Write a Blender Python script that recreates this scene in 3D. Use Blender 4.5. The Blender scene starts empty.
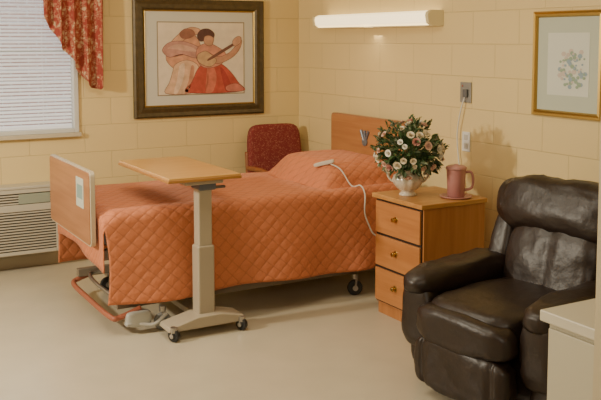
import bpy, bmesh, math, random
from mathutils import Vector, Matrix, noise, Euler
random.seed(7)
S=bpy.context.scene
COL=S.collection
# ------------------------------------------------------------ materials
def nt(name):
    m=bpy.data.materials.new(name); m.use_nodes=True
    return m,m.node_tree.nodes,m.node_tree.links,m.node_tree.nodes['Principled BSDF']
def mat(name,col,rough=.5,metal=0,var=0,vscale=8,bump=0,bscale=60,coat=0,emit=None,es=0,stretch=None,spec=.5,trans=0):
    m,N,L,P=nt(name)
    P.inputs['Base Color'].default_value=(*col,1)
    P.inputs['Roughness'].default_value=rough
    P.inputs['Metallic'].default_value=metal
    P.inputs['Coat Weight'].default_value=coat
    P.inputs['Specular IOR Level'].default_value=spec
    P.inputs['Transmission Weight'].default_value=trans
    if emit: 
        P.inputs['Emission Color'].default_value=(*emit,1); P.inputs['Emission Strength'].default_value=es
    tc=N.new('ShaderNodeTexCoord'); mp=N.new('ShaderNodeMapping')
    L.new(tc.outputs['Object'],mp.inputs['Vector'])
    if stretch: mp.inputs['Scale'].default_value=stretch
    if var:
        n=N.new('ShaderNodeTexNoise'); n.inputs['Scale'].default_value=vscale; n.inputs['Detail'].default_value=5
        L.new(mp.outputs[0],n.inputs['Vector'])
        r=N.new('ShaderNodeValToRGB')
        r.color_ramp.elements[0].position=.3; r.color_ramp.elements[1].position=.7
        r.color_ramp.elements[0].color=(*[c*(1-var) for c in col],1)
        r.color_ramp.elements[1].color=(*[min(1,c*(1+var)) for c in col],1)
        L.new(n.outputs['Fac'],r.inputs[0]); L.new(r.outputs[0],P.inputs['Base Color'])
    if bump:
        n2=N.new('ShaderNodeTexNoise'); n2.inputs['Scale'].default_value=bscale; n2.inputs['Detail'].default_value=4
        L.new(mp.outputs[0],n2.inputs['Vector'])
        b=N.new('ShaderNodeBump'); b.inputs['Strength'].default_value=bump; b.inputs['Distance'].default_value=.01
        L.new(n2.outputs['Fac'],b.inputs['Height']); L.new(b.outputs[0],P.inputs['Normal'])
    return m
def wood(name,c1,c2,axis='x',rough=.38):
    m,N,L,P=nt(name)
    tc=N.new('ShaderNodeTexCoord'); mp=N.new('ShaderNodeMapping'); L.new(tc.outputs['Object'],mp.inputs['Vector'])
    s={'x':(1.5,22,22),'y':(22,1.5,22),'z':(22,22,1.5)}[axis]; mp.inputs['Scale'].default_value=s
    n=N.new('ShaderNodeTexNoise'); n.inputs['Scale'].default_value=1.3; n.inputs['Detail'].default_value=6; n.inputs['Distortion'].default_value=.6
    L.new(mp.outputs[0],n.inputs['Vector'])
    r=N.new('ShaderNodeValToRGB'); r.color_ramp.elements[0].position=.35; r.color_ramp.elements[1].position=.65
    r.color_ramp.elements[0].color=(*c1,1); r.color_ramp.elements[1].color=(*c2,1)
    L.new(n.outputs['Fac'],r.inputs[0]); L.new(r.outputs[0],P.inputs['Base Color'])
    P.inputs['Roughness'].default_value=rough
    return m
def block_wall(name,u,col=(.765,.60,.29)):
    m,N,L,P=nt(name)
    tc=N.new('ShaderNodeTexCoord'); sp=N.new('ShaderNodeSeparateXYZ'); cb=N.new('ShaderNodeCombineXYZ')
    L.new(tc.outputs['Object'],sp.inputs[0]); L.new(sp.outputs[u],cb.inputs['X']); L.new(sp.outputs['Z'],cb.inputs['Y'])
    b=N.new('ShaderNodeTexBrick'); L.new(cb.outputs[0],b.inputs['Vector'])
    b.inputs['Scale'].default_value=1; b.inputs['Brick Width'].default_value=.406; b.inputs['Row Height'].default_value=.203
    b.inputs['Mortar Size'].default_value=.004; b.inputs['Mortar Smooth'].default_value=.7
    b.inputs['Color1'].default_value=(*col,1); b.inputs['Color2'].default_value=(*[c*.97 for c in col],1)
    b.inputs['Mortar'].default_value=(*[c*.84 for c in col],1)
    L.new(b.outputs['Color'],P.inputs['Base Color'])
    P.inputs['Roughness'].default_value=.45
    n=N.new('ShaderNodeTexNoise'); n.inputs['Scale'].default_value=90; n.inputs['Detail'].default_value=4
    L.new(tc.outputs['Object'],n.inputs['Vector'])
    mx=N.new('ShaderNodeMath'); mx.operation='MULTIPLY_ADD'; mx.inputs[1].default_value=-1.0
    mu=N.new('ShaderNodeMath'); mu.operation='MULTIPLY'; mu.inputs[1].default_value=.25
    L.new(n.outputs['Fac'],mu.inputs[0]); L.new(b.outputs['Fac'],mx.inputs[0]); L.new(mu.outputs[0],mx.inputs[2])
    bp=N.new('ShaderNodeBump'); bp.inputs['Strength'].default_value=.5; bp.inputs['Distance'].default_value=.005
    L.new(mx.outputs[0],bp.inputs['Height']); L.new(bp.outputs[0],P.inputs['Normal'])
    return m
def quilt_mat(name,col):
    m,N,L,P=nt(name)
    tc=N.new('ShaderNodeTexCoord'); sp=N.new('ShaderNodeSeparateXYZ'); L.new(tc.outputs['Object'],sp.inputs[0])
    def M(op,a,b=None):
        n=N.new('ShaderNodeMath'); n.operation=op
        for i,v in enumerate((a,b)):
            if v is None: continue
            if isinstance(v,(int,float)): n.inputs[i].default_value=v
            else: L.new(v,n.inputs[i])
        return n.outputs[0]
    k=math.pi/.088
    yz=M('ADD',sp.outputs['Y'],sp.outputs['Z'])
    a=M('ABSOLUTE',M('SINE',M('MULTIPLY',M('ADD',sp.outputs['X'],yz),k)))
    b=M('ABSOLUTE',M('SINE',M('MULTIPLY',M('SUBTRACT',sp.outputs['X'],yz),k)))
    h=M('POWER',M('MULTIPLY',a,b),.4)
    r=N.new('ShaderNodeValToRGB'); L.new(h,r.inputs[0])
    r.color_ramp.elements[0].color=(*[c*.72 for c in col],1); r.color_ramp.elements[1].color=(*col,1); r.color_ramp.elements[1].position=.5
    L.new(r.outputs[0],P.inputs['Base Color'])
    n=N.new('ShaderNodeTexNoise'); n.inputs['Scale'].default_value=38; L.new(tc.outputs['Object'],n.inputs['Vector'])
    hh=M('ADD',h,M('MULTIPLY',n.outputs['Fac'],1.0))
    bp=N.new('ShaderNodeBump'); bp.inputs['Strength'].default_value=.5; bp.inputs['Distance'].default_value=.009
    L.new(hh,bp.inputs['Height']); L.new(bp.outputs[0],P.inputs['Normal'])
    P.inputs['Roughness'].default_value=.7; P.inputs['Sheen Weight'].default_value=.1
    return m
def spots(name,c1,c2,scale,th=.5,rough=.9,c3=None,warp=.08):
    m,N,L,P=nt(name)
    tc=N.new('ShaderNodeTexCoord'); v=N.new('ShaderNodeTexVoronoi'); v.inputs['Scale'].default_value=scale
    n=N.new('ShaderNodeTexNoise'); n.inputs['Scale'].default_value=scale*.8
    mxv=N.new('ShaderNodeMixRGB'); mxv.inputs[0].default_value=warp
    L.new(tc.outputs['Object'],mxv.inputs[1]); L.new(n.outputs['Color'],mxv.inputs[2]); L.new(tc.outputs['Object'],n.inputs['Vector'])
    L.new(mxv.outputs[0],v.inputs['Vector'])
    r=N.new('ShaderNodeValToRGB'); r.color_ramp.interpolation='CONSTANT'
    r.color_ramp.elements[0].color=(*c2,1); r.color_ramp.elements[1].position=th; r.color_ramp.elements[1].color=(*c1,1)
    if c3:
        e=r.color_ramp.elements.new(th*1.35); e.color=(*c3,1); e=r.color_ramp.elements.new(th*1.75); e.color=(*c1,1)
    L.new(v.outputs['Distance'],r.inputs[0]); L.new(r.outputs[0],P.inputs['Base Color'])
    P.inputs['Roughness'].default_value=rough
    return m
def brickmat(name):
    m,N,L,P=nt(name)
    tc=N.new('ShaderNodeTexCoord'); sp=N.new('ShaderNodeSeparateXYZ'); cb=N.new('ShaderNodeCombineXYZ')
    L.new(tc.outputs['Object'],sp.inputs[0]); L.new(sp.outputs['X'],cb.inputs['X']); L.new(sp.outputs['Z'],cb.inputs['Y'])
    b=N.new('ShaderNodeTexBrick'); L.new(cb.outputs[0],b.inputs['Vector']); b.inputs['Scale'].default_value=1
    b.inputs['Brick Width'].default_value=.22; b.inputs['Row Height'].default_value=.075; b.inputs['Mortar Size'].default_value=.008
    b.inputs['Color1'].default_value=(.40,.25,.20,1); b.inputs['Color2'].default_value=(.50,.33,.27,1); b.inputs['Mortar'].default_value=(.6,.55,.5,1)
    L.new(b.outputs['Color'],P.inputs['Base Color']); P.inputs['Roughness'].default_value=.9
    return m

WB=block_wall('painted_block_x','X'); WR=block_wall('painted_block_y','Y')
FLOOR=mat('vinyl_floor',(.545,.48,.36),.28,var=.05,vscale=4)
CEIL=mat('ceiling_paint',(.8,.76,.66),.8)
BASE=mat('baseboard_cream',(.42,.35,.23),.5)
JAMB=mat('jamb_paint',(.58,.49,.32),.5)
WHITE=mat('white_paint',(.72,.72,.68),.4)
HONEY=wood('honey_wood_x',(.44,.20,.055),(.52,.26,.08),'x')
HONEYZ=wood('honey_wood_z',(.40,.155,.045),(.48,.20,.065),'z')
DRAW=wood('drawer_wood',(.42,.165,.05),(.50,.21,.07),'y')
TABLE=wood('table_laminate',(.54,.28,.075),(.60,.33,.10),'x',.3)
BEDW=wood('bed_panel_wood',(.33,.14,.06),(.40,.18,.08),'y')
DARKGAP=mat('dark_gap',(.03,.015,.008),.8)
BRASS=mat('brass',(.50,.34,.12),.3,1)
PUTTY=mat('putty_enamel',(.41,.35,.26),.35)
CREAMP=mat('cream_plastic',(.50,.42,.29),.45)
STEEL=mat('brushed_steel',(.45,.43,.40),.35,.9)
BLACK=mat('black_rubber',(.015,.015,.015),.5)
REDBAR=mat('red_brown_enamel',(.36,.11,.06),.4)
QUILT=quilt_mat('quilted_coral',(.58,.185,.075))
SHEET=mat('white_sheet',(.75,.72,.66),.8)
LEATHER=mat('dark_leather',(.019,.0105,.0075),.40,bump=.28,bscale=26,var=.2,vscale=12,spec=.5)
BURG=spots('burgundy_upholstery',(.19,.025,.022),(.32,.11,.07),60,.34)
CURT=spots('red_print_fabric',(.30,.048,.03),(.54,.36,.21),26,.33,c3=(.44,.18,.10))
OLIVE=mat('olive_bronze_frame',(.085,.06,.025),.4,.25,var=.2,vscale=30)
GOLD=mat('gold_frame',(.50,.34,.10),.32,.85)
MATB=mat('picture_mat',(.60,.58,.50),.8)
ARTBG=mat('art_paper',(.72,.62,.48),.8,var=.08,vscale=10)

# ------------------------------------------------------------ mesh helpers
class Root:
    def __init__(s,name,loc=(0,0,0),rz=0):
        s.e=bpy.data.objects.new(name,None); COL.objects.link(s.e); s.e.location=loc; s.e.rotation_euler=(0,0,rz)
        s.e.empty_display_size=.1; s.o=Vector(loc); s.rz=rz
def emit(root,name,bm,m,smooth=False,bev=0,seg=2,sub=0,world=False,solid=0):
    me=bpy.data.meshes.new(name); bmesh.ops.recalc_face_normals(bm,faces=bm.faces) if not world=='keep' else None
    bm.to_mesh(me); bm.free()
    o=bpy.data.objects.new(name,me); COL.objects.link(o)
    for mm in (m if isinstance(m,(list,tuple)) else [m]): me.materials.append(mm)
    if smooth or bev:
        for p in me.polygons: p.use_smooth=True
    if solid:
        k=o.modifiers.new('s','SOLIDIFY'); k.thickness=solid; k.offset=0
    if bev:
        b=o.modifiers.new('b','BEVEL'); b.width=bev; b.segments=seg; b.limit_method='ANGLE'; b.harden_normals=True
    if sub:
        q=o.modifiers.new('q','SUBSURF'); q.levels=sub; q.render_levels=sub
    if root:
        o.parent=root.e
        if world: me.transform(Matrix.Rotation(-root.rz,4,'Z')@Matrix.Translation(-root.o))
    return o
def box(root,name,lo,hi,m,bev=0,seg=2,world=True):
    bm=bmesh.new(); bmesh.ops.create_cube(bm,size=1)
    c=[(a+b)/2 for a,b in zip(lo,hi)]; d=[abs(b-a) for a,b in zip(lo,hi)]
    for v in bm.verts: v.co=Vector((v.co.x*d[0]+c[0],v.co.y*d[1]+c[1],v.co.z*d[2]+c[2]))
    return emit(root,name,bm,m,bev=bev,seg=seg,world=world)
def cyl_bm(bm,p0,p1,r0,r1=None,n=20):
    if r1 is None: r1=r0
    p0=Vector(p0);p1=Vector(p1);d=p1-p0
    q=Vector((0,0,1)).rotation_difference(d.normalized()).to_matrix().to_4x4()
    bmesh.ops.create_cone(bm,cap_ends=True,segments=n,radius1=r0,radius2=r1,depth=d.length,matrix=Matrix.Translation((p0+p1)/2)@q)
def cyl(root,name,p0,p1,r0,m,r1=None,n=24,bev=.002,world=True):
    bm=bmesh.new(); cyl_bm(bm,p0,p1,r0,r1,n); return emit(root,name,bm,m,bev=bev,world=world)
def catmull(P,k=8,closed=False):
    P=[Vector(p) for p in P]; out=[]
    n=len(P); rng=n if closed else n-1
    for i in range(rng):
        g=lambda j:P[j%n] if closed else P[max(0,min(n-1,j))]
        a,b,c,d=g(i-1),g(i),g(i+1),g(i+2)
        for s in range(k):
            t=s/k; out.append(.5*((2*b)+(c-a)*t+(2*a-5*b+4*c-d)*t*t+(3*b-a-3*c+d)*t**3))
    if not closed: out.append(P[-1])
    return out
def tube_bm(bm,P,r,n=10,closed=False):
    rings=[];up=None
    for i,p in enumerate(P):
        a=P[i-1] if (i or closed) else P[0]; b=P[(i+1)%len(P)] if (i<len(P)-1 or closed) else P[-1]
        t=(b-a).normalized()
        if up is None: up=t.orthogonal().normalized()
        up=(up-t*up.dot(t)).normalized(); s=t.cross(up)
        rings.append([bm.verts.new(p+(up*math.cos(2*math.pi*j/n)+s*math.sin(2*math.pi*j/n))*r) for j in range(n)])
    m=len(rings)
    for i in range(m if closed else m-1):
        A,B=rings[i],rings[(i+1)%m]
        for j in range(n): bm.faces.new((A[j],A[(j+1)%n],B[(j+1)%n],B[j]))
    if not closed: bm.faces.new(rings[0][::-1]); bm.faces.new(rings[-1])
def tube(root,name,P,r,m,k=8,n=10,closed=False,world=True,straight=False):
    bm=bmesh.new(); tube_bm(bm,[Vector(p) for p in P] if straight else catmull(P,k,closed),r,n,closed)
    return emit(root,name,bm,m,smooth=True,world=world)
def lathe(root,name,prof,c,m,n=36,mod=None,world=True):
    bm=bmesh.new(); R=[]
    for r,z in prof:
        R.append([bm.verts.new((c[0]+r*(1+(mod(2*math.pi*j/n,z) if mod else 0))*math.cos(2*math.pi*j/n),c[1]+r*(1+(mod(2*math.pi*j/n,z) if mod else 0))*math.sin(2*math.pi*j/n),c[2]+z)) for j in range(n)])
    for A,B in zip(R,R[1:]):
        for j in range(n): bm.faces.new((A[j],A[(j+1)%n],B[(j+1)%n],B[j]))
    bm.faces.new(R[0][::-1]); bm.faces.new(R[-1])
    return emit(root,name,bm,m,smooth=True,world=world)
def puff(root,name,c,size,m,p=5,rot=(0,0,0),n=14,f=None,wr=.004,world=False,wsc=7):
    bm=bmesh.new(); bmesh.ops.create_cube(bm,size=2)
    bmesh.ops.subdivide_edges(bm,edges=bm.edges[:],cuts=n,use_grid_fill=True)
    R=Euler(rot).to_matrix()
    for v in bm.verts:
        q=v.co.copy(); q=Vector([math.copysign(abs(math.sin(a*math.pi/2)) if abs(a)<1 else 1,a) for a in q])
        s=(abs(q.x)**p+abs(q.y)**p+abs(q.z)**p)**(1/p); q/=s
        if f: q=f(q)
        w=Vector((q.x*size[0]/2,q.y*size[1]/2,q.z*size[2]/2))
        pp=w+Vector(c)
        if wr: w+=q.normalized()*wr*(2*noise.noise(pp*wsc)+1.0*noise.noise(pp*wsc*3.1))
        v.co=R@w+Vector(c)
    return emit(root,name,bm,m,smooth=True,world=world)
def poly(root,name,pts,m,thick=.0,world=True):
    bm=bmesh.new(); vs=[bm.verts.new(p) for p in pts]; bm.faces.new(vs)
    bmesh.ops.triangulate(bm,faces=bm.faces)
    return emit(root,name,bm,m,world=world)
def mb(bm,lo,hi):
    c=[(a+b)/2 for a,b in zip(lo,hi)]; d=[abs(b-a) for a,b in zip(lo,hi)]
    g=bmesh.ops.create_cube(bm,size=1)
    for v in g['verts']: v.co=Vector((v.co.x*d[0]+c[0],v.co.y*d[1]+c[1],v.co.z*d[2]+c[2]))
    return g['verts']

# ------------------------------------------------------------ room
XR=3.66; YB=6.47; XL=-1.6; YF=1.13; ZC=2.62
WX0,WX1,WZ0,WZ1=.50,1.78,.97,2.20
box(None,'floor',(XL-.15,-1.6,-.1),(XR+.15,YB+.15,0),FLOOR)
box(None,'ceiling',(XL-.15,-1.6,ZC),(XR+.15,YB+.15,ZC+.1),CEIL)
bm=bmesh.new()
mb(bm,(XL-.15,YB,0),(WX0,YB+.15,ZC)); mb(bm,(WX1,YB,0),(XR+.15,YB+.15,ZC)); mb(bm,(WX0,YB,0),(WX1,YB+.15,WZ0)); mb(bm,(WX0,YB,WZ1),(WX1,YB+.15,ZC))
emit(None,'wall_back',bm,WB)
box(None,'wall_right',(XR,YF,0),(XR+.15,YB,ZC),WR)
box(None,'wall_left',(XL-.15,YF,0),(XL,YB,ZC),WR)
bm=bmesh.new(); mb(bm,(1.278,YF-.15,0),(XR,YF,ZC)); mb(bm,(XL,YF-.15,0),(-.9,YF,ZC)); mb(bm,(-.9,YF-.15,2.3),(1.278,YF,ZC))
emit(None,'wall_front',bm,JAMB)
bm=bmesh.new(); mb(bm,(XL-.15,-1.6,0),(XL,YF-.15,ZC)); mb(bm,(XR,-1.6,0),(XR+.15,YF-.15,ZC)); mb(bm,(XL,-1.6,0),(XR,-1.5,ZC))
emit(None,'wall_corridor',bm,JAMB)
box(None,'baseboard_back',(XL,YB-.012,0),(XR,YB,.10),BASE,.003)
box(None,'baseboard_right',(XR-.012,YF,0),(XR,YB-.012,.10),BASE,.003)

# window
W=Root('window_1',(1.14,YB,1.57))
fy0,fy1=YB-.02,YB+.08
FRM=mat('window_frame_grey',(.62,.62,.58),.4)
for n,lo,hi in (('frame_left',(WX0,fy0,WZ0),(WX0+.035,fy1,WZ1)),('frame_right',(WX1-.035,fy0,WZ0),(WX1,fy1,WZ1)),
                ('frame_top',(WX0+.035,fy0,WZ1-.05),(WX1-.035,fy1,WZ1)),('frame_bottom',(WX0+.035,fy0,WZ0),(WX1-.035,fy1,WZ0+.03)),
                ('mullion',(WX0+.05,YB+.075,1.55),(WX1-.05,YB+.1,1.59))):
    box(W,n,lo,hi,FRM,.004)
box(W,'sill',(WX0-.03,YB-.045,WZ0-.03),(WX1+.01,YB-.0,WZ0),mat('sill_paint',(.54,.47,.34),.5),.004)
GL=mat('window_glass',(1,1,1),.02,trans=1); box(W,'glass',(WX0+.035,YB+.085,WZ0+.03),(WX1-.035,YB+.089,WZ1-.05),GL)
B=Root('window_blinds',(1.14,YB+.03,1.57))
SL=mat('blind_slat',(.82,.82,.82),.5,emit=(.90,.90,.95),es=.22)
bm=bmesh.new(); z=WZ0+.055
while z<WZ1-.08:
    y0=YB+.035; a=math.radians(33); h=.0135
    p=[(WX0+.04,y0-h*math.cos(a),z-h*math.sin(a)),(WX1-.04,y0-h*math.cos(a),z-h*math.sin(a)),
       (WX1-.04,y0,z+.0015),(WX0+.04,y0,z+.0015),(WX1-.04,y0+h*math.cos(a),z+h*math.sin(a)),(WX0+.04,y0+h*math.cos(a),z+h*math.sin(a))]
    v=[bm.verts.new(q) for q in p]; bm.faces.new((v[0],v[1],v[2],v[3])); bm.faces.new((v[3],v[2],v[4],v[5]))
    z+=.0265
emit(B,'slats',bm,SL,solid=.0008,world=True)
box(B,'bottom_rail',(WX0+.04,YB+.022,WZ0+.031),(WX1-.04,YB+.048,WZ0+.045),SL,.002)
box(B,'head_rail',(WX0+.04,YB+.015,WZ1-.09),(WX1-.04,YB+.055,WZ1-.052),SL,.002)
bm=bmesh.new()
for x in (.75,1.14,1.53): cyl_bm(bm,(x,YB+.02,WZ0+.045),(x,YB+.02,WZ1-.06),.0012,n=6)
emit(B,'ladder_cords',bm,SL,world=True)
box(None,'exterior_building',(-4,YB+5,-.1),(7,YB+5.3,3.4),brickmat('exterior_brick'))
box(None,'exterior_ground',(-8,YB+.15,-.2),(10,YB+12,-.1),mat('exterior_grass',(.3,.3,.2),.9))

# curtain jabot + valance
C=Root('curtain_valance',(1.2,YB-.1,2.1))
def cloth(x0,x1,zt,zb,amp,nf,nx=90,nz=24,y=YB-.10):
    bm=bmesh.new(); G=[]
    for i in range(nx+1):
        u=i/nx; col=[]
        for j in range(nz+1):
            v=j/nz; b=zb(u); zz=zt+(b-zt)*v
            ph=u*nf*2*math.pi
            xx=x0+(x1-x0)*u
            yy=y-amp*(.45+.55*v)*(math.sin(ph)+.3*math.sin(2.3*ph+1))
            col.append(bm.verts.new((xx+.012*math.cos(ph)*v,yy,zz)))
        G.append(col)
    for i in range(nx):
        for j in range(nz): bm.faces.new((G[i][j],G[i+1][j],G[i+1][j+1],G[i][j+1]))
    return bm
def jz(u):
    pts=[(0,1.80),(.12,1.76),(.22,1.66),(.40,1.55),(.52,1.47),(.66,1.36),(.8,1.30),(.9,1.285),(1,1.31)]
    for (a,b),(c,d) in zip(pts,pts[1:]):
        if u<=c: return b+(d-b)*(u-a)/(c-a)
    return pts[-1][1]
emit(C,'jabot',cloth(1.51,1.955,2.30,jz,.028,4.5),CURT,smooth=True,world=True,solid=.003)
emit(C,'jabot_far',cloth(.34,.76,2.30,lambda u:jz(1-u),.022,4.5),CURT,smooth=True,world=True,solid=.003)
emit(C,'swag',cloth(.40,1.9,2.30,lambda u:2.02+.02*math.cos(u*20),.015,14,200,10,YB-.12),CURT,smooth=True,world=True,solid=.003)
tube(C,'rod',[(.33,YB-.1,2.30),(1.97,YB-.1,2.30)],.012,BRASS,straight=True)
for i,x in enumerate((.4,1.9)): cyl(C,'bracket_%d'%i,(x,YB-.1,2.30),(x,YB,2.30),.008,BRASS)

# wall heater / AC unit
A=Root('wall_air_conditioner',(1.1,YB-.1,.4))
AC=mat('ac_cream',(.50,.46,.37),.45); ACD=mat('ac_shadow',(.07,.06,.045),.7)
ax0,ax1,ay=.52,1.60,YB-.16
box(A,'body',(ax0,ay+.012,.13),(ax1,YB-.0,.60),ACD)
box(A,'side_panel',(ax1-.02,ay+.01,.13),(ax1+.001,YB,.60),AC,.003)
bm=bmesh.new()
mb(bm,(ax0,ay,.13),(ax0+.04,ay+.02,.60)); mb(bm,(ax1-.04,ay,.13),(ax1,ay+.02,.60)); mb(bm,(ax0+.04,ay,.13),(ax1-.04,ay+.02,.155)); mb(bm,(ax0+.04,ay,.44),(ax1-.04,ay+.02,.49)); mb(bm,(ax0+.04,ay,.57),(ax1-.04,ay+.02,.60))
mb(bm,(ax0+.6,ay,.155),(ax0+.62,ay+.02,.44))
emit(A,'front_frame',bm,AC,bev=.004,world=True)
bm=bmesh.new()
for i in range(14): mb(bm,(ax0+.04,ay+.004,.165+i*.02),(ax1-.04,ay+.014,.165+i*.02+.009))
for i in range(4): mb(bm,(ax0+.04,ay+.004,.495+i*.019),(ax1-.04,ay+.014,.495+i*.019+.009))
emit(A,'louvers',bm,AC,world=True)
box(A,'control_panel',(ax1-.30,ay-.002,.495),(ax1-.08,ay+.005,.565),mat('ac_control',(.30,.33,.26),.5),.002)
box(A,'top_panel',(ax0-.005,ay-.005,.60),(ax1+.005,YB,.62),AC,.006)

# ------------------------------------------------------------ left picture
P=Root('framed_picture',(2.75,YB-.02,1.5))
px0,px1,pz0,pz1=2.205,3.315,1.05,1.965
def frame(root,axis,fixed,out,a0,a1,z0,z1,w,d,m,name):
    prof=[(0,0),(0,d*.75),(w*.15,d),(w*.45,d*.8),(w*.8,d*.95),(w,d*.55),(w,0)]
    bm=bmesh.new(); rings=[]
    for (ca,cz,sa,sz) in ((a0,z0,1,1),(a1,z0,-1,1),(a1,z1,-1,-1),(a0,z1,1,-1)):
        r=[]
        for (i,h) in prof:
            a=ca+sa*i; zz=cz+sz*i; f=fixed+out*h
            r.append(bm.verts.new((a,f,zz) if axis=='x' else (f,a,zz)))
        rings.append(r)
    for k in range(4):
        A_,B_=rings[k],rings[(k+1)%4]
        for j in range(len(prof)-1): bm.faces.new((A_[j],B_[j],B_[j+1],A_[j+1]))
    return emit(root,name,bm,m,world=True)
frame(P,'x',YB,-1,px0,px1,pz0,pz1,.085,.035,OLIVE,'frame_moulding')
frame(P,'x',YB,-1,px0+.083,px1-.083,pz0+.083,pz1-.083,.012,.022,GOLD,'gold_fillet')
box(P,'mat_board',(px0+.08,YB-.012,pz0+.08),(px1-.08,YB,pz1-.08),MATB)
a0,a1,b0,b1=2.405,3.135,1.225,1.785
box(P,'art_border',(a0-.008,YB-.0135,b0-.008),(a1+.008,YB-.012,b1+.008),mat('art_border',(.30,.24,.16),.7))
box(P,'art_sheet',(a0,YB-.0145,b0),(a1,YB-.0135,b1),ARTBG)
def AP(x,y,lv): return Vector((a0+(x-157)/88*(a1-a0),YB-.0145-.0004*lv,b1-(y-22)/73*(b1-b0)))
INK=mat('paint_outline',(.16,.06,.04),.8)
def art(name,pts,col,lv,line=.0016):
    q=catmull([AP(x,y,lv) for x,y in pts],5,True)
    poly(P,name,q,mat('paint_'+name,col,.8,var=.22,vscale=16))
    if line:
        bm=bmesh.new(); tube_bm(bm,q,line,5,True); 
        for v in bm.verts: v.co.y=YB-.0145-.0004*lv+(v.co.y-(YB-.0145-.0004*lv))*.15
        emit(P,name+'_outline',bm,INK,world=True)
art('left_cloak',[(165,60),(167,48),(172,39),(180,33),(189,31),(196,37),(200,46),(203,58),(199,68),(188,72),(175,70)],(.58,.29,.18),1)
art('cloak_arc',[(167,46),(176,35),(188,27),(198,28),(200,33),(190,35),(180,42),(171,50)],(.62,.35,.22),2)
art('peach_skirt',[(174,64),(186,60),(197,66),(197,80),(192,93.5),(164,93.5),(168,82),(171,72)],(.64,.41,.27),3)
art('fold_a',[(178,66),(183,64),(182,78),(176,93),(172,93),(176,78)],(.70,.52,.38),4,0)
art('fold_b',[(190,66),(193,68),(191,82),(186,93),(183,93),(188,78)],(.50,.24,.15),4,0)
art('mauve_sleeve',[(161,50),(168,42),(182,41),(196,46),(203,53),(194,58),(180,54),(168,57)],(.50,.26,.21),5)
art('sleeve_light',[(166,48),(175,44),(188,46),(196,51),(186,51),(174,49)],(.60,.36,.27),6,0)
art('red_skirt',[(200,66),(212,63),(222,65),(231,73),(239,84),(243,93.5),(186,93.5),(191,82),(195,72)],(.46,.08,.05),4)
art('red_fold',[(206,68),(212,66),(216,78),(212,93),(204,93),(208,80)],(.56,.16,.10),5,0)
art('red_fold_b',[(220,68),(226,74),(233,92),(226,93),(222,80)],(.33,.045,.035),5,0)
art('rose_blouse',[(197,47),(206,43),(216,46),(226,54),(223,63),(212,68),(201,67),(195,57)],(.55,.25,.17),6)
art('arm',[(206,52),(218,57),(229,53),(236,46),(240,39),(243,41),(240,50),(232,58),(218,64),(207,60)],(.48,.25,.16),7)
art('hair_front',[(196,35),(200,29),(208,28),(214,33),(212,39),(205,40),(199,41)],(.10,.045,.035),8,0)
art('face_front',[(204,36),(209,35),(213,38),(211,45),(206,45),(203,41)],(.48,.26,.16),9)
art('hair_back',[(178,33),(184,28),(191,29),(194,34),(188,38),(181,38)],(.28,.12,.08),8,0)
art('guitar_body',[(197,54),(205,51),(212,56),(216,61),(210,67),(201,65),(196,60)],(.52,.33,.18),10)
art('guitar_neck',[(209,57.5),(210,60),(238,43),(237,41)],(.16,.07,.05),11,0)
art('hand',[(233,41),(238,36),(242,37),(241,43),(235,46)],(.54,.30,.2),12)
art('foot',[(226,88),(236,85),(244,89),(243,93.4),(228,93)],(.54,.18,.13),6)

# right picture
Q=Root('gold_framed_print',(XR-.02,3.46,1.5))
qy0,qy1,qz0,qz1=3.215,3.725,1.225,1.81
frame(Q,'y',XR,-1,qy0,qy1,qz0,qz1,.034,.025,GOLD,'frame_moulding')
box(Q,'mat_board',(XR-.01,qy0+.03,qz0+.03),(XR,qy1-.03,qz1-.03),mat('print_mat',(.50,.54,.44),.6))
box(Q,'print_sheet',(XR-.0115,qy0+.10,qz0+.12),(XR-.01,qy1-.11,qz1-.12),mat('print_paper',(.66,.68,.60),.7))
bm=bmesh.new()
for i in range(90):
    a=random.random()*6.28; r=.10*math.sqrt(random.random()); cy=3.43+r*math.cos(a); cz=1.50+r*1.15*math.sin(a); s=random.uniform(.007,.018)
    f=bm.faces.new([bm.verts.new((XR-.012-i*.00002,cy+s*math.cos(t*1.047),cz+s*math.sin(t*1.047)*.8)) for t in range(6)]); f.material_index=i%3
emit(Q,'flower_painting',bm,[mat('wc_blue',(.30,.40,.47),.8),mat('wc_green',(.30,.40,.30),.8),mat('wc_pink',(.58,.50,.44),.8)],world=True)

# ------------------------------------------------------------ wall light
Lr=Root('wall_light_fixture',(XR-.05,5.26,1.8))
DIFF=mat('diffuser',(.9,.85,.7),.5,emit=(1,.76,.40),es=2.1)
ly0,ly1,lz0,lz1=4.585,6.00,1.745,1.842
prof=[(XR,lz0),(XR-.085,lz0),(XR-.115,lz0+.02),(XR-.125,lz0+.06),(XR-.12,lz1-.015),(XR-.09,lz1),(XR,lz1)]
bm=bmesh.new(); r=[[bm.verts.new((x,y,z)) for x,z in prof] for y in (ly0,ly1)]
for j in range(len(prof)-1): bm.faces.new((r[0][j],r[1][j],r[1][j+1],r[0][j+1]))
bm.faces.new(r[0]); bm.faces.new(r[1][::-1]); emit(Lr,'diffuser',bm,DIFF,bev=.004,world=True)
ENDC=mat('fixture_end',(.62,.52,.28),.4,emit=(1,.75,.35),es=.12)
for nm,y0,y1 in (('end_cap_near',ly0-.03,ly0),('end_cap_far',ly1,ly1+.03)):
    bm=bmesh.new(); r=[[bm.verts.new((x-(.006 if x<XR else 0),y,z+(.004 if z>1.8 else -.004))) for x,z in prof] for y in (y0,y1)]
    for j in range(len(prof)-1): bm.faces.new((r[0][j],r[1][j],r[1][j+1],r[0][j+1]))
    bm.faces.new(r[0]); bm.faces.new(r[1][::-1]); emit(Lr,nm,bm,ENDC,bev=.004,world=True)
box(Lr,'lower_trim_edge',(XR-.112,ly0,lz0-.006),(XR-.001,ly1,lz0+.002),ENDC,.002)

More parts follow.
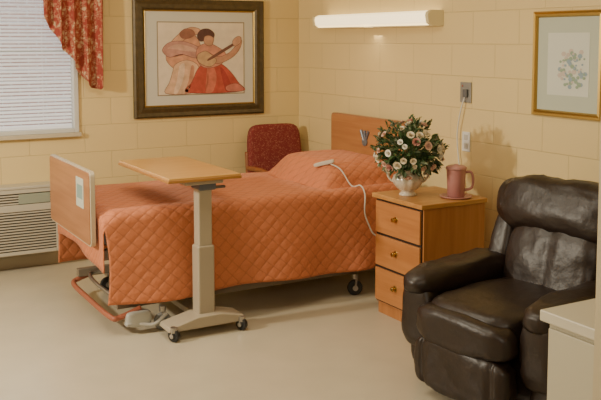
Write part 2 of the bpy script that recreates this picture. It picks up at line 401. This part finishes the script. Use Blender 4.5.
# wall plates
GREY=mat('grey_plate',(.30,.29,.27),.4,.4)
N1=Root('nurse_call_plate',(XR-.01,4.32,1.32))
box(N1,'plate',(XR-.008,4.265,1.255),(XR,4.37,1.385),GREY,.003)
box(N1,'socket',(XR-.022,4.29,1.29),(XR-.008,4.33,1.34),mat('plate_dark',(.12,.12,.12),.4),.003)
cyl(N1,'indicator',(XR-.012,4.345,1.36),(XR-.007,4.345,1.36),.006,REDBAR)
N2=Root('wall_outlet',(XR-.01,4.31,1.01))
box(N2,'plate',(XR-.006,4.27,.945),(XR,4.345,1.07),WHITE,.003)
for i,z in enumerate((.98,1.035)): box(N2,'socket_%d'%i,(XR-.009,4.29,z-.017),(XR-.006,4.325,z+.017),mat('socket',(.5,.48,.42),.4),.002)
N3=Root('call_cord',(XR-.02,4.33,1.1))
tube(N3,'cord',[(XR-.02,4.31,1.29),(XR-.03,4.335,1.2),(XR-.025,4.37,1.05),(XR-.02,4.36,.9),(XR-.03,4.31,.72),(XR-.03,4.3,.5)],.004,WHITE)

# ------------------------------------------------------------ bed
H=Root('hospital_bed',(2.45,5.16,0))
def panel(root,name,xa,xb,y0,y1,z0,z1,r,m,arch=0):
    bm=bmesh.new(); pts=[]
    for cy,cz,s in ((y1-r,z1-r,0),(y0+r,z1-r,1),(y0+r,z0+r,2),(y1-r,z0+r,3)):
        for k in range(7):
            a=math.pi/2*(s+k/6); pts.append((cy+r*math.cos(a),cz+r*math.sin(a)))
    A_=[bm.verts.new((xa,y,z)) for y,z in pts]; B_=[bm.verts.new((xb,y,z)) for y,z in pts]
    bm.faces.new(A_[::-1]); bm.faces.new(B_)
    for j in range(len(pts)): bm.faces.new((A_[j],A_[(j+1)%len(pts)],B_[(j+1)%len(pts)],B_[j]))
    return emit(root,name,bm,m,bev=.003,world=True)
panel(H,'footboard_trim',1.362,1.390,4.745,5.64,.50,.925,.03,CREAMP)
panel(H,'footboard_panel',1.357,1.3935,4.755,5.63,.51,.918,.025,BEDW)
box(H,'footboard_label',(1.355,4.86,.70),(1.3572,5.01,.87),mat('label_paper',(.52,.55,.47),.5),0)
box(H,'footboard_label_print',(1.3542,4.88,.75),(1.355,4.99,.83),mat('label_print',(.22,.32,.30),.5),0)
panel(H,'headboard_trim',3.55,3.59,4.80,5.77,.52,1.095,.03,BEDW)
panel(H,'headboard_panel',3.545,3.593,4.812,5.758,.53,1.087,.025,wood('headboard_wood',(.40,.16,.055),(.47,.21,.075),'y'))
EMB=mat('emblem_blue',(.20,.22,.26),.4,.5)
bm=bmesh.new()
for t in (-.5,0,.5):
    cyl_bm(bm,(3.542,5.29+.03*math.sin(t),.92),(3.542,5.29+.10*math.sin(t),.92+.075),.009,.013,10)
cyl_bm(bm,(3.536,5.29,.915),(3.546,5.29,.915),.032,n=20)
emit(H,'emblem',bm,EMB,bev=.001,world=True)
puff(H,'mattress',(2.46,5.16,.58),(2.06,.88,.20),SHEET,p=12,world=True,wr=0)
puff(H,'pillow',(3.24,5.17,.72),(.44,.62,.14),SHEET,p=3,world=True,wr=.002)
bm=bmesh.new()
mb(bm,(1.42,4.74,.42),(3.54,4.79,.48)); mb(bm,(1.42,5.53,.42),(3.54,5.58,.48))
for x in (1.42,1.95,2.5,3.0,3.49): mb(bm,(x,4.79,.42),(x+.05,5.53,.46))
emit(H,'deck_frame',bm,PUTTY,bev=.004,world=True)
bm=bmesh.new()
mb(bm,(1.50,4.74,.13),(3.42,4.79,.18)); mb(bm,(1.50,5.53,.13),(3.42,5.58,.18)); mb(bm,(1.70,4.79,.13),(1.75,5.53,.18)); mb(bm,(3.30,4.79,.13),(3.35,5.53,.18))
emit(H,'base_frame',bm,mat('base_grey',(.22,.18,.13),.5),bev=.004,world=True)
bm=bmesh.new()
for y in (4.84,5.48):
    for x0,x1 in ((1.72,2.15),(3.3,2.87)): 
        cyl_bm(bm,(x0,y,.155),(x1,y,.44),.022,n=14)
cyl_bm(bm,(2.0,5.16,.2),(2.9,5.16,.3),.03)
emit(H,'lift_arms',bm,STEEL,bev=.002,world=True)
tube(H,'foot_bumper_bar',[(1.66,5.56,.15),(1.52,5.55,.12),(1.46,5.50,.10),(1.455,5.16,.095),(1.46,4.74,.095),(1.50,4.69,.10),(1.62,4.68,.14)],.016,REDBAR,k=8)
tube(H,'foot_inner_bar',[(1.66,5.50,.155),(1.56,5.48,.155),(1.53,5.16,.155),(1.56,4.82,.155),(1.66,4.80,.155)],.012,STEEL,k=8)
def caster(root,name,x,y,r=.05,m=BLACK,top=.13,ang=0):
    bm=bmesh.new(); dx,dy=math.cos(ang)*.013,math.sin(ang)*.013
    cyl_bm(bm,(x-dx,y-dy,r),(x+dx,y+dy,r),r,n=24); emit(root,name+'_wheel',bm,m,bev=.006,world=True)
    bm=bmesh.new(); cyl_bm(bm,(x-dx*1.9,y-dy*1.9,r),(x+dx*1.9,y+dy*1.9,r),r*.35,n=14)
    for s in (-1.6,1.6):
        cyl_bm(bm,(x+dx*s,y+dy*s,r),(x+dx*s*.8+dy,y+dy*s*.8+dx,top-.012),.007,n=8)
    cyl_bm(bm,(x,y,top-.02),(x,y,top+.01),.02,n=14)
    emit(root,name+'_fork',bm,STEEL,world=True)
for i,(x,y) in enumerate(((1.74,4.66),(1.70,5.56),(3.07,4.69),(3.33,5.56))): caster(H,'caster_%d'%i,x,y,.05,BLACK if i else mat('grey_wheel',(.22,.22,.21),.5),.13,math.pi/2 if i%2 else 1.2)
box(H,'brake_pedal',(1.52,4.64,.05),(1.62,4.70,.075),mat('pedal_grey',(.45,.45,.42),.4),.01)
puff(H,'brake_housing',(1.60,4.675,.085),(.15,.07,.09),mat('housing_grey',(.45,.45,.41),.4),p=4,world=True,wr=0)
tube(H,'brake_link',[(1.60,4.65,.06),(1.68,4.63,.05),(1.76,4.64,.10)],.012,mat('link_grey',(.50,.49,.45),.4))

# bedspread
def sm(a,b,x):
    t=max(0,min(1,(x-a)/(b-a))); return t*t*(3-2*t)
SP=Root('bedspread',(2.4,5.16,.5))
bm=bmesh.new(); NX=190; G=[]; xs0,xs1=1.415,3.52
prof=[]
y0,y1=4.665,5.655
for k in range(14): prof.append(('f',k/14))
for k in range(5): prof.append(('fc',k/5))
for k in range(61): prof.append(('t',k/60))
for k in range(1,6): prof.append(('nc',k/5))
for k in range(1,29): prof.append(('n',k/28))
R=.06
def topz(x,y):
    w=max(0,1-abs((y-5.16)/.485)**4)
    wp=max(0,1-abs((y-5.19)/.42)**4)
    wp=wp**.6
    edge=2.86+.04*abs((y-5.17)/.43)**2+.012*math.sin(y*14)
    pil=sm(edge,edge+.13,x)**.7*(1-.45*sm(3.40,3.54,x))
    crown=.018*math.sin(math.pi*max(0,min(1,(x-2.9)/.62)))*wp
    fold=-.024*math.exp(-((x-edge+.01)/.03)**2)*w
    fold-=.016*math.exp(-((y-4.76)/.022)**2)*sm(2.86,2.96,x)
    wr=.007*noise.noise(Vector((x*9,y*9,5)))*sm(2.7,3.0,x)
    return .70+.010*w+.135*pil*wp+crown+fold+.004*noise.noise(Vector((x*3,y*3,0)))+wr-.03*(1-sm(1.415,1.48,x))
def drapey(x,v,sgn):
    A_=.010+.018*v
    f=math.sin(x*8.5+1.3*math.sin(x*2.1))*A_*v+.012*noise.noise(Vector((x*5,v*2,3)))*v
    return .03*v+f
for i in range(NX+1):
    x=xs0+(xs1-xs0)*i/NX; row=[]
    hem=.185+.010*math.sin(x*6)+ .33*sm(3.16,3.32,x)
    hf=.20
    for kind,k in prof:
        if kind=='f': v=1-k; y=y1+drapey(x+1,v,1); z=(.70-R)*(1-v)+hf*v
        elif kind=='fc': a=k*math.pi/2; y=y1-R+R*math.cos(a); z=topz(x,y1)-R+R*math.sin(a)
        elif kind=='t': y=y1-R+(y0-y1+2*R)*k; z=topz(x,y)
        elif kind=='nc': a=k*math.pi/2; y=y0+R-R*math.sin(a); z=topz(x,y0+R)*(1-k)+topz(x,y0)*k-R+R*math.cos(a)
        else:
            v=k; y=y0-drapey(x,v,-1); z=(topz(x,y0)-R)*(1-v)+hem*v
        xx=x
        if kind=='n': xx=x+ .02*math.sin(v*3)*(1-sm(1.415,1.5,x))
        row.append(bm.verts.new((xx,y,z)))
    G.append(row)
for a,b in zip(G,G[1:]):
    for j in range(len(prof)-1): bm.faces.new((a[j],b[j],b[j+1],a[j+1]))
fr=[v for v,(kd,k) in zip(G[0],prof) if kd in('fc','t','nc')]
prev=fr
for s in range(1,11):
    v=s/10; cur=[]
    for q in fr:
        cur.append(bm.verts.new((xs0-.008+.006*math.sin(q.co.y*16)*v-.0*v,q.co.y+ (q.co.y-5.16)*.02*v,q.co.z*(1-v)+(.40+.03*math.sin(q.co.y*5))*v)))
    for j in range(len(fr)-1): bm.faces.new((prev[j],prev[j+1],cur[j+1],cur[j]))
    prev=cur
emit(SP,'quilted_cover',bm,QUILT,smooth=True,world=True,solid=.006)

# bed remote + cord
RC=Root('bed_remote',(3.0,4.78,.8))
tube(RC,'cord',[(3.00,4.88,topz(3.00,4.88)+.014),(3.04,4.82,topz(3.04,4.82)+.012),(3.08,4.75,topz(3.08,4.75)+.014),(3.11,4.69,.715),(3.115,4.645,.66),(3.10,4.625,.55),(3.12,4.605,.47),(3.14,4.59,.42),(3.18,4.58,.395),(3.26,4.60,.40)],.0048,mat('cord_white',(.62,.58,.50),.5))
puff(RC,'handset',(2.97,4.915,topz(2.97,4.915)+.018),(.14,.035,.026),mat('handset_cream',(.60,.54,.44),.4),p=5,rot=(0,-.25,-.7),world=True,wr=0)

# ------------------------------------------------------------ overbed table
T=Root('overbed_table',(1.9,4.6,0))
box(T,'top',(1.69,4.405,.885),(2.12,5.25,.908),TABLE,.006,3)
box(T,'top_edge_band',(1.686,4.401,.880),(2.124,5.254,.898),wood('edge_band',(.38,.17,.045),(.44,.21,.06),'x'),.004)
box(T,'support_plate',(1.80,4.44,.855),(2.03,5.0,.880),PUTTY,.006)
box(T,'head_housing',(1.895,4.47,.815),(2.0,4.60,.880),mat('head_dark',(.12,.13,.16),.4),.01)
box(T,'column_outer',(1.888,4.480,.10),(1.99,4.575,.50),PUTTY,.012,3)
box(T,'column_inner',(1.897,4.49,.45),(1.981,4.565,.835),mat('inner_col',(.45,.39,.29),.3),.01,3)
box(T,'height_lever',(1.99,4.50,.815),(2.07,4.53,.83),mat('lever_dark',(.15,.13,.12),.4),.005)
bm=bmesh.new()
zt=[(1.69,.05),(1.70,.075),(1.87,.115),(2.01,.115),(2.15,.085),(2.16,.05)]
A_=[];B_=[]
for y,l in ((4.43,A_),(4.59,B_)):
    for x,z in zt: l.append(bm.verts.new((x,y,z)))
n=len(zt)
for j in range(n): bm.faces.new((A_[j],A_[(j+1)%n],B_[(j+1)%n],B_[j]))
bm.faces.new(A_); bm.faces.new(B_[::-1])
emit(T,'foot_cover',bm,PUTTY,bev=.008,world=True)
box(T,'foot_rail',(1.9,4.59,.06),(1.98,5.28,.095),PUTTY,.006)
box(T,'foot_crossbar',(1.74,5.22,.06),(2.15,5.28,.095),PUTTY,.006)
for i,(x,y) in enumerate(((1.72,4.43),(2.13,4.43),(1.76,5.25),(2.13,5.25))): caster(T,'caster_%d'%i,x,y,.036,BLACK,.072,.5)

# ------------------------------------------------------------ nightstand
nx0,nx1,ny0,ny1,nh=2.975,3.44,3.87,4.34,.735
K=Root('nightstand',(3.21,4.09,0))
box(K,'carcass',(nx0+.02,ny0+.006,.07),(nx1,ny1-.006,nh-.03),HONEYZ,.003)
box(K,'plinth',(nx0+.03,ny0+.012,0),(nx1,ny1-.012,.075),HONEYZ,.002)
box(K,'top',(nx0-.01,ny0-.012,nh-.028),(nx1+.005,ny1+.012,nh),HONEY,.006,3)
dz=[(.085,.290),(.298,.490),(.498,.697)]
for i,(z0,z1) in enumerate(dz):
    box(K,'drawer_%d'%i,(nx0,ny0+.018,z0+.004),(nx0+.021,ny1-.018,z1-.004),DRAW,.004)
    zc=(z0+z1)/2+.01; yc=(ny0+ny1)/2+.01
    cyl(K,'knob_plate_%d'%i,(nx0-.003,yc,zc),(nx0+.001,yc,zc),.019,BRASS)
    bm=bmesh.new(); cyl_bm(bm,(nx0-.002,yc,zc),(nx0-.018,yc,zc),.006); cyl_bm(bm,(nx0-.015,yc,zc),(nx0-.028,yc,zc),.015,.012)
    emit(K,'knob_%d'%i,bm,BRASS,bev=.002,world=True)
box(K,'drawer_recess',(nx0+.012,ny0+.015,.08),(nx0+.0205,ny1-.015,.70),DARKGAP)

# vase + flowers
vx,vy=3.095,4.165
V=Root('flower_vase',(vx,vy,nh))
CER=mat('vase_ceramic',(.66,.58,.46),.22,var=.12,vscale=30,coat=.4)
vs_=1.12
vp=[(.044,0),(.047,.008),(.038,.018),(.034,.028),(.055,.045),(.074,.075),(.080,.10),(.072,.125),(.055,.14),(.052,.15),(.066,.163),(.070,.168),(.064,.168),(.05,.15)]
vp=[(a*vs_,b*vs_*.85) for a,b in vp]
lathe(V,'urn',vp,(vx,vy,nh),CER,60,lambda a,z:.035*math.cos(10*a) if .035<z<.13 else .0)
for i,s in enumerate((1,-1)):
    dirv=Vector((.79,-.61,0))*s
    c=Vector((vx,vy,nh))
    tube(V,'handle_%d'%i,[c+dirv*.062+Vector((0,0,.145)),c+dirv*.10+Vector((0,0,.15)),c+dirv*.118+Vector((0,0,.12)),c+dirv*.10+Vector((0,0,.09)),c+dirv*.082+Vector((0,0,.08))],.0065,CER)
LEAF=[mat('leaf_dark',(.035,.075,.022),.5),mat('leaf_mid',(.075,.135,.045),.5),mat('leaf_sage',(.15,.18,.10),.6)]
bc=Vector((vx+.01,vy,nh+.265)); 
bm=bmesh.new(); bs=bmesh.new()
def rnd_dir():
    while 1:
        v=Vector((random.uniform(-1,1),random.uniform(-1,1),random.uniform(-.6,1)))
        if .1<v.length<1: return v.normalized()
def leaf(bm,p,d,L,w,mi):
    d=d.normalized(); s=d.cross(Vector((random.uniform(-1,1),random.uniform(-1,1),1))).normalized(); nrm=s.cross(d)
    cs=[(0,0),(.3,.9),(.6,1),(.85,.55),(1,0)]
    mid=[bm.verts.new(p+d*L*t-nrm*L*.25*t*t) for t,_ in cs]
    for sg in (1,-1):
        ed=[mid[0]]+[bm.verts.new(p+d*L*t-nrm*L*.25*t*t+s*w*k*sg+nrm*w*.3) for t,k in cs[1:-1]]+[mid[-1]]
        for j in range(4):
            vs=[mid[j],mid[j+1],ed[j+1],ed[j]]; vs2=[]
            for q in vs:
                if q not in vs2: vs2.append(q)
            if len(vs2)>2: bm.faces.new(vs2).material_index=mi
for i in range(820):
    d=rnd_dir(); r=random.uniform(.35,1.0)
    p=bc+Vector((d.x*.185*r,d.y*.175*r,d.z*.145*r-.015))
    dd=(d+Vector((random.uniform(-.6,.6),random.uniform(-.6,.6),random.uniform(-.5,.5)))).normalized()
    leaf(bm,p,dd,random.uniform(.03,.058),random.uniform(.007,.013),random.choice((0,0,1,1,1,2)))
for i in range(46):
    d=rnd_dir(); d.z=abs(d.z)*1.0+.0; d.normalize()
    if d.x>.1 and random.random()<.5: d.z+=.35; d.normalize()
    tip=bc+Vector((d.x*.225,d.y*.215,d.z*.205))*1.0
    for k in range(11):
        p=bc.lerp(tip,.6+.4*k/11); leaf(bm,p,(d+Vector((random.uniform(-1,1),random.uniform(-1,1),random.uniform(-.5,1)))*.8),.028,.006,random.choice((0,1,1,2)))
    cyl_bm(bs,Vector((vx,vy,nh+.14)),tip,.0022,n=5)
emit(V,'leaves',bm,LEAF,world='keep')
emit(V,'stems',bs,LEAF[1],world=True)
FL=[mat('petal_cream',(.80,.70,.52),.6),mat('petal_blush',(.74,.50,.40),.6),mat('petal_white',(.84,.79,.68),.6),mat('petal_rose',(.60,.30,.25),.6)]
bm=bmesh.new()
def rose(c,d,R,mi):
    q=Vector((0,0,1)).rotation_difference(d)
    for ring,(np_,tilt,rr) in enumerate(((3,.15,.35),(5,.55,.65),(6,1.05,1.0))):
        for k in range(np_):
            a=2*math.pi*(k+.4*ring)/np_+random.uniform(-.1,.1); g=[]
            for u in range(4):
                t=u/3; row=[]
                for w in (-1,-.4,.4,1):
                    wid=R*rr*.75*math.sin(math.pi*(.2+.6*t))
                    out=R*rr*(.12+math.sin(tilt)*t*.9+.12*t*t); hh=R*(.9*t*math.cos(tilt)+.1)
                    out-=wid*.35*w*w
                    loc=Vector((out*math.cos(a)-w*wid*math.sin(a),out*math.sin(a)+w*wid*math.cos(a),hh))
                    row.append(bm.verts.new(c+q@loc))
                g.append(row)
            for u in range(3):
                for w in range(3): bm.faces.new((g[u][w],g[u][w+1],g[u+1][w+1],g[u+1][w])).material_index=mi
ps=[];tries=0
while len(ps)<72 and tries<9000:
    tries+=1; d=rnd_dir()
    p=bc+Vector((d.x*.20,d.y*.19,d.z*.165))
    if d.x>.3 and d.z>.3 and random.random()<.6: continue
    if all((p-q).length>.036 for q in ps):
        ps.append(p); rose(p,d,random.uniform(.015,.027),random.choice((0,0,0,0,2,2,2,1,1,3)))
emit(V,'flowers',bm,FL,smooth=True,world='keep')
# pitcher + tray
pc=(3.295,3.965)
PT=Root('water_pitcher',(pc[0],pc[1],nh))
PK=mat('mauve_plastic',(.46,.20,.18),.35,coat=.2); PK2=mat('mauve_tray',(.52,.25,.22),.4)
lathe(PT,'tray',[(.0,.001),(.082,.001),(.092,.008),(.094,.012),(.089,.012),(.080,.006),(.0,.006)],(pc[0],pc[1],nh),PK2,40)
lathe(PT,'body',[(.046,.006),(.050,.010),(.053,.10),(.056,.165),(.057,.17),(.05,.17)],(pc[0],pc[1],nh),PK,36)
lathe(PT,'lid',[(.059,.166),(.061,.17),(.060,.18),(.047,.188),(.015,.19),(.012,.196),(.0,.197)],(pc[0],pc[1],nh),PK2,36)
dv=Vector((.80,-.60,0)); c=Vector((pc[0],pc[1],nh))
tube(PT,'handle',[c+dv*.05+Vector((0,0,.15)),c+dv*.085+Vector((0,0,.15)),c+dv*.097+Vector((0,0,.11)),c+dv*.09+Vector((0,0,.06)),c+dv*.047+Vector((0,0,.045))],.008,PK)

# ------------------------------------------------------------ burgundy chair (corner)
G_=Root('upholstered_chair',(3.325,6.08,0),math.radians(-4))
WD=wood('chair_wood',(.22,.07,.025),(.30,.10,.03),'z')
puff(G_,'backrest',(0,.23,.70),(.47,.09,.54),BURG,p=6,rot=(-.10,0,0),wr=0,f=lambda q:Vector((q.x*(1+.05*(-q.z)),q.y,q.z)))
puff(G_,'seat',(0,-.02,.44),(.50,.46,.12),BURG,p=6,wr=0)
for i,x in enumerate((-.235,.235)):
    box(G_,'front_leg_%d'%i,(x-.02,-.25,0),(x+.02,-.21,.60),WD,.006,world=False)
    tube(G_,'back_leg_%d'%i,[(x,.28,.01),(x,.24,.25),(x,.22,.45),(x,.25,.75)],.018,WD,world=False)
    tube(G_,'arm_%d'%i,[(x,-.25,.60),(x,-.1,.635),(x,.1,.63),(x,.235,.62)],.02,WD,world=False)
box(G_,'seat_rail',(-.22,-.22,.34),(.22,.22,.385),WD,.005,world=False)

# ------------------------------------------------------------ recliner (local: +x = front, local -y = far side from camera)
RR=Root('leather_recliner',(2.99,3.025,0),math.pi+math.radians(7))
def seam(k,amp,ax=1):
    def f(q):
        q=q.copy(); t=q[ax]; d=1-amp*math.exp(-((abs(math.sin(t*k))/.16)**2)); q.x*=d; return q
    return f
LE=LEATHER
puff(RR,'base',(-.04,0,.20),(.80,.80,.30),LE,p=9,wr=.002)
puff(RR,'seat_cushion',(.14,0,.395),(.70,.52,.17),LE,p=4.5,wr=.006)
puff(RR,'footrest_pad',(.46,0,.35),(.17,.55,.18),LE,p=3.4,wr=.007)
puff(RR,'footrest_panel',(.47,0,.17),(.13,.55,.25),LE,p=4.5,wr=.006,n=26,f=seam(4.2,.20))
for s,nm in ((1,'near'),(-1,'far')):
    puff(RR,'arm_side_'+nm,(-.01,s*.365,.27),(.80,.17,.46),LE,p=7,wr=.003)
    puff(RR,'arm_pad_'+nm,(.01,s*.36,.495),(.90,.215,.15),LE,p=3.2,wr=.007,n=20,f=lambda q:Vector((q.x,q.y,q.z-.22*max(0,q.x)**3)))
    puff(RR,'arm_front_'+nm,(.385,s*.365,.33),(.12,.195,.32),LE,p=3.2,wr=.006)
rb=(0,-.26,0)
puff(RR,'back_shell',(-.34,0,.57),(.18,.76,.72),LE,p=6,rot=rb,wr=.003)
puff(RR,'back_lumbar',(-.18,0,.555),(.22,.56,.42),LE,p=3.6,rot=rb,wr=.006,n=26,f=seam(3.15,.28))
puff(RR,'back_pillow',(-.265,0,.815),(.28,.82,.30),LE,p=3.2,rot=rb,wr=.009,n=20)
for s in (1,-1): puff(RR,'back_wing_%d'%(s+1),(-.21,s*.335,.60),(.17,.14,.36),LE,p=3.2,rot=rb,wr=.005)
for i,(x,y) in enumerate(((.3,.3),(.3,-.3),(-.32,.3),(-.32,-.3))): cyl(RR,'foot_%d'%i,(x,y,0),(x,y,.07),.025,BLACK,world=False)

# ------------------------------------------------------------ white cabinet
CB=Root('white_cabinet',(2.5,1.7,0))
CW=mat('cabinet_cream',(.54,.50,.38),.4); 
cx,cy,ch=2.265,2.255,.69
box(CB,'body',(cx+.025,1.14,.08),(cx+.54,cy-.025,ch-.042),CW,.004)
box(CB,'top',(cx,1.135,ch-.042),(cx+.56,cy,ch),mat('cabinet_top',(.62,.58,.46),.35),.006)
box(CB,'toe_kick',(cx+.06,1.16,0),(cx+.52,cy-.05,.082),DARKGAP)
for i,(y0_,y1_) in enumerate(((1.15,1.68),(1.70,cy-.035))):
    box(CB,'door_panel_%d'%i,(cx+.010,y0_,.10),(cx+.026,y1_,ch-.06),CW,.004)
    yy=y0_+.05 if i else y1_-.05
    tube(CB,'pull_%d'%i,[(cx+.01,yy,.58),(cx-.012,yy,.57),(cx-.012,yy,.50),(cx+.01,yy,.49)],.005,STEEL)

# ------------------------------------------------------------ lights
def area(name,loc,target,size,power,col,sy=None):
    l=bpy.data.lights.new(name,'AREA'); l.energy=power; l.color=col; l.size=size
    if sy: l.shape='RECTANGLE'; l.size_y=sy
    o=bpy.data.objects.new(name,l); COL.objects.link(o); o.location=loc
    o.rotation_euler=(Vector(target)-Vector(loc)).to_track_quat('-Z','Y').to_euler(); return o
area('ceiling_fill',(1.3,4.0,2.58),(1.3,4.0,0),1.0,28,(1,.91,.70),1.0)  # unseen overhead lamp, added to light the closed room
area('studio_key_lamp',(-.9,4.7,1.85),(3.4,4.1,.75),.2,88,(1,.90,.71))
area('added_fill_lamp',(.1,.6,2.1),(2.6,4.6,.6),.7,21,(1,.90,.72))  # fill added near the camera to brighten the room, itself out of view
area('fixture_tube_glow',(XR-.16,5.3,1.80),(XR-.6,5.3,1.2),.1,5,(1,.80,.50),1.3)
w=bpy.data.worlds.new('world'); S.world=w; w.use_nodes=True
w.node_tree.nodes['Background'].inputs[0].default_value=(.85,.90,1,1); w.node_tree.nodes['Background'].inputs[1].default_value=2.4

# ------------------------------------------------------------ camera
f=880; p=math.radians(5.0); yaw=math.radians(29.6)
cam=bpy.data.cameras.new('cam'); co=bpy.data.objects.new('camera',cam); COL.objects.link(co)
cam.sensor_width=36; cam.sensor_fit='HORIZONTAL'; cam.lens=f/601*36; cam.shift_y=-(83)/601
co.location=(0,0,1.65); co.rotation_euler=(math.pi/2-p,0,-yaw); cam.clip_start=.05
S.camera=co
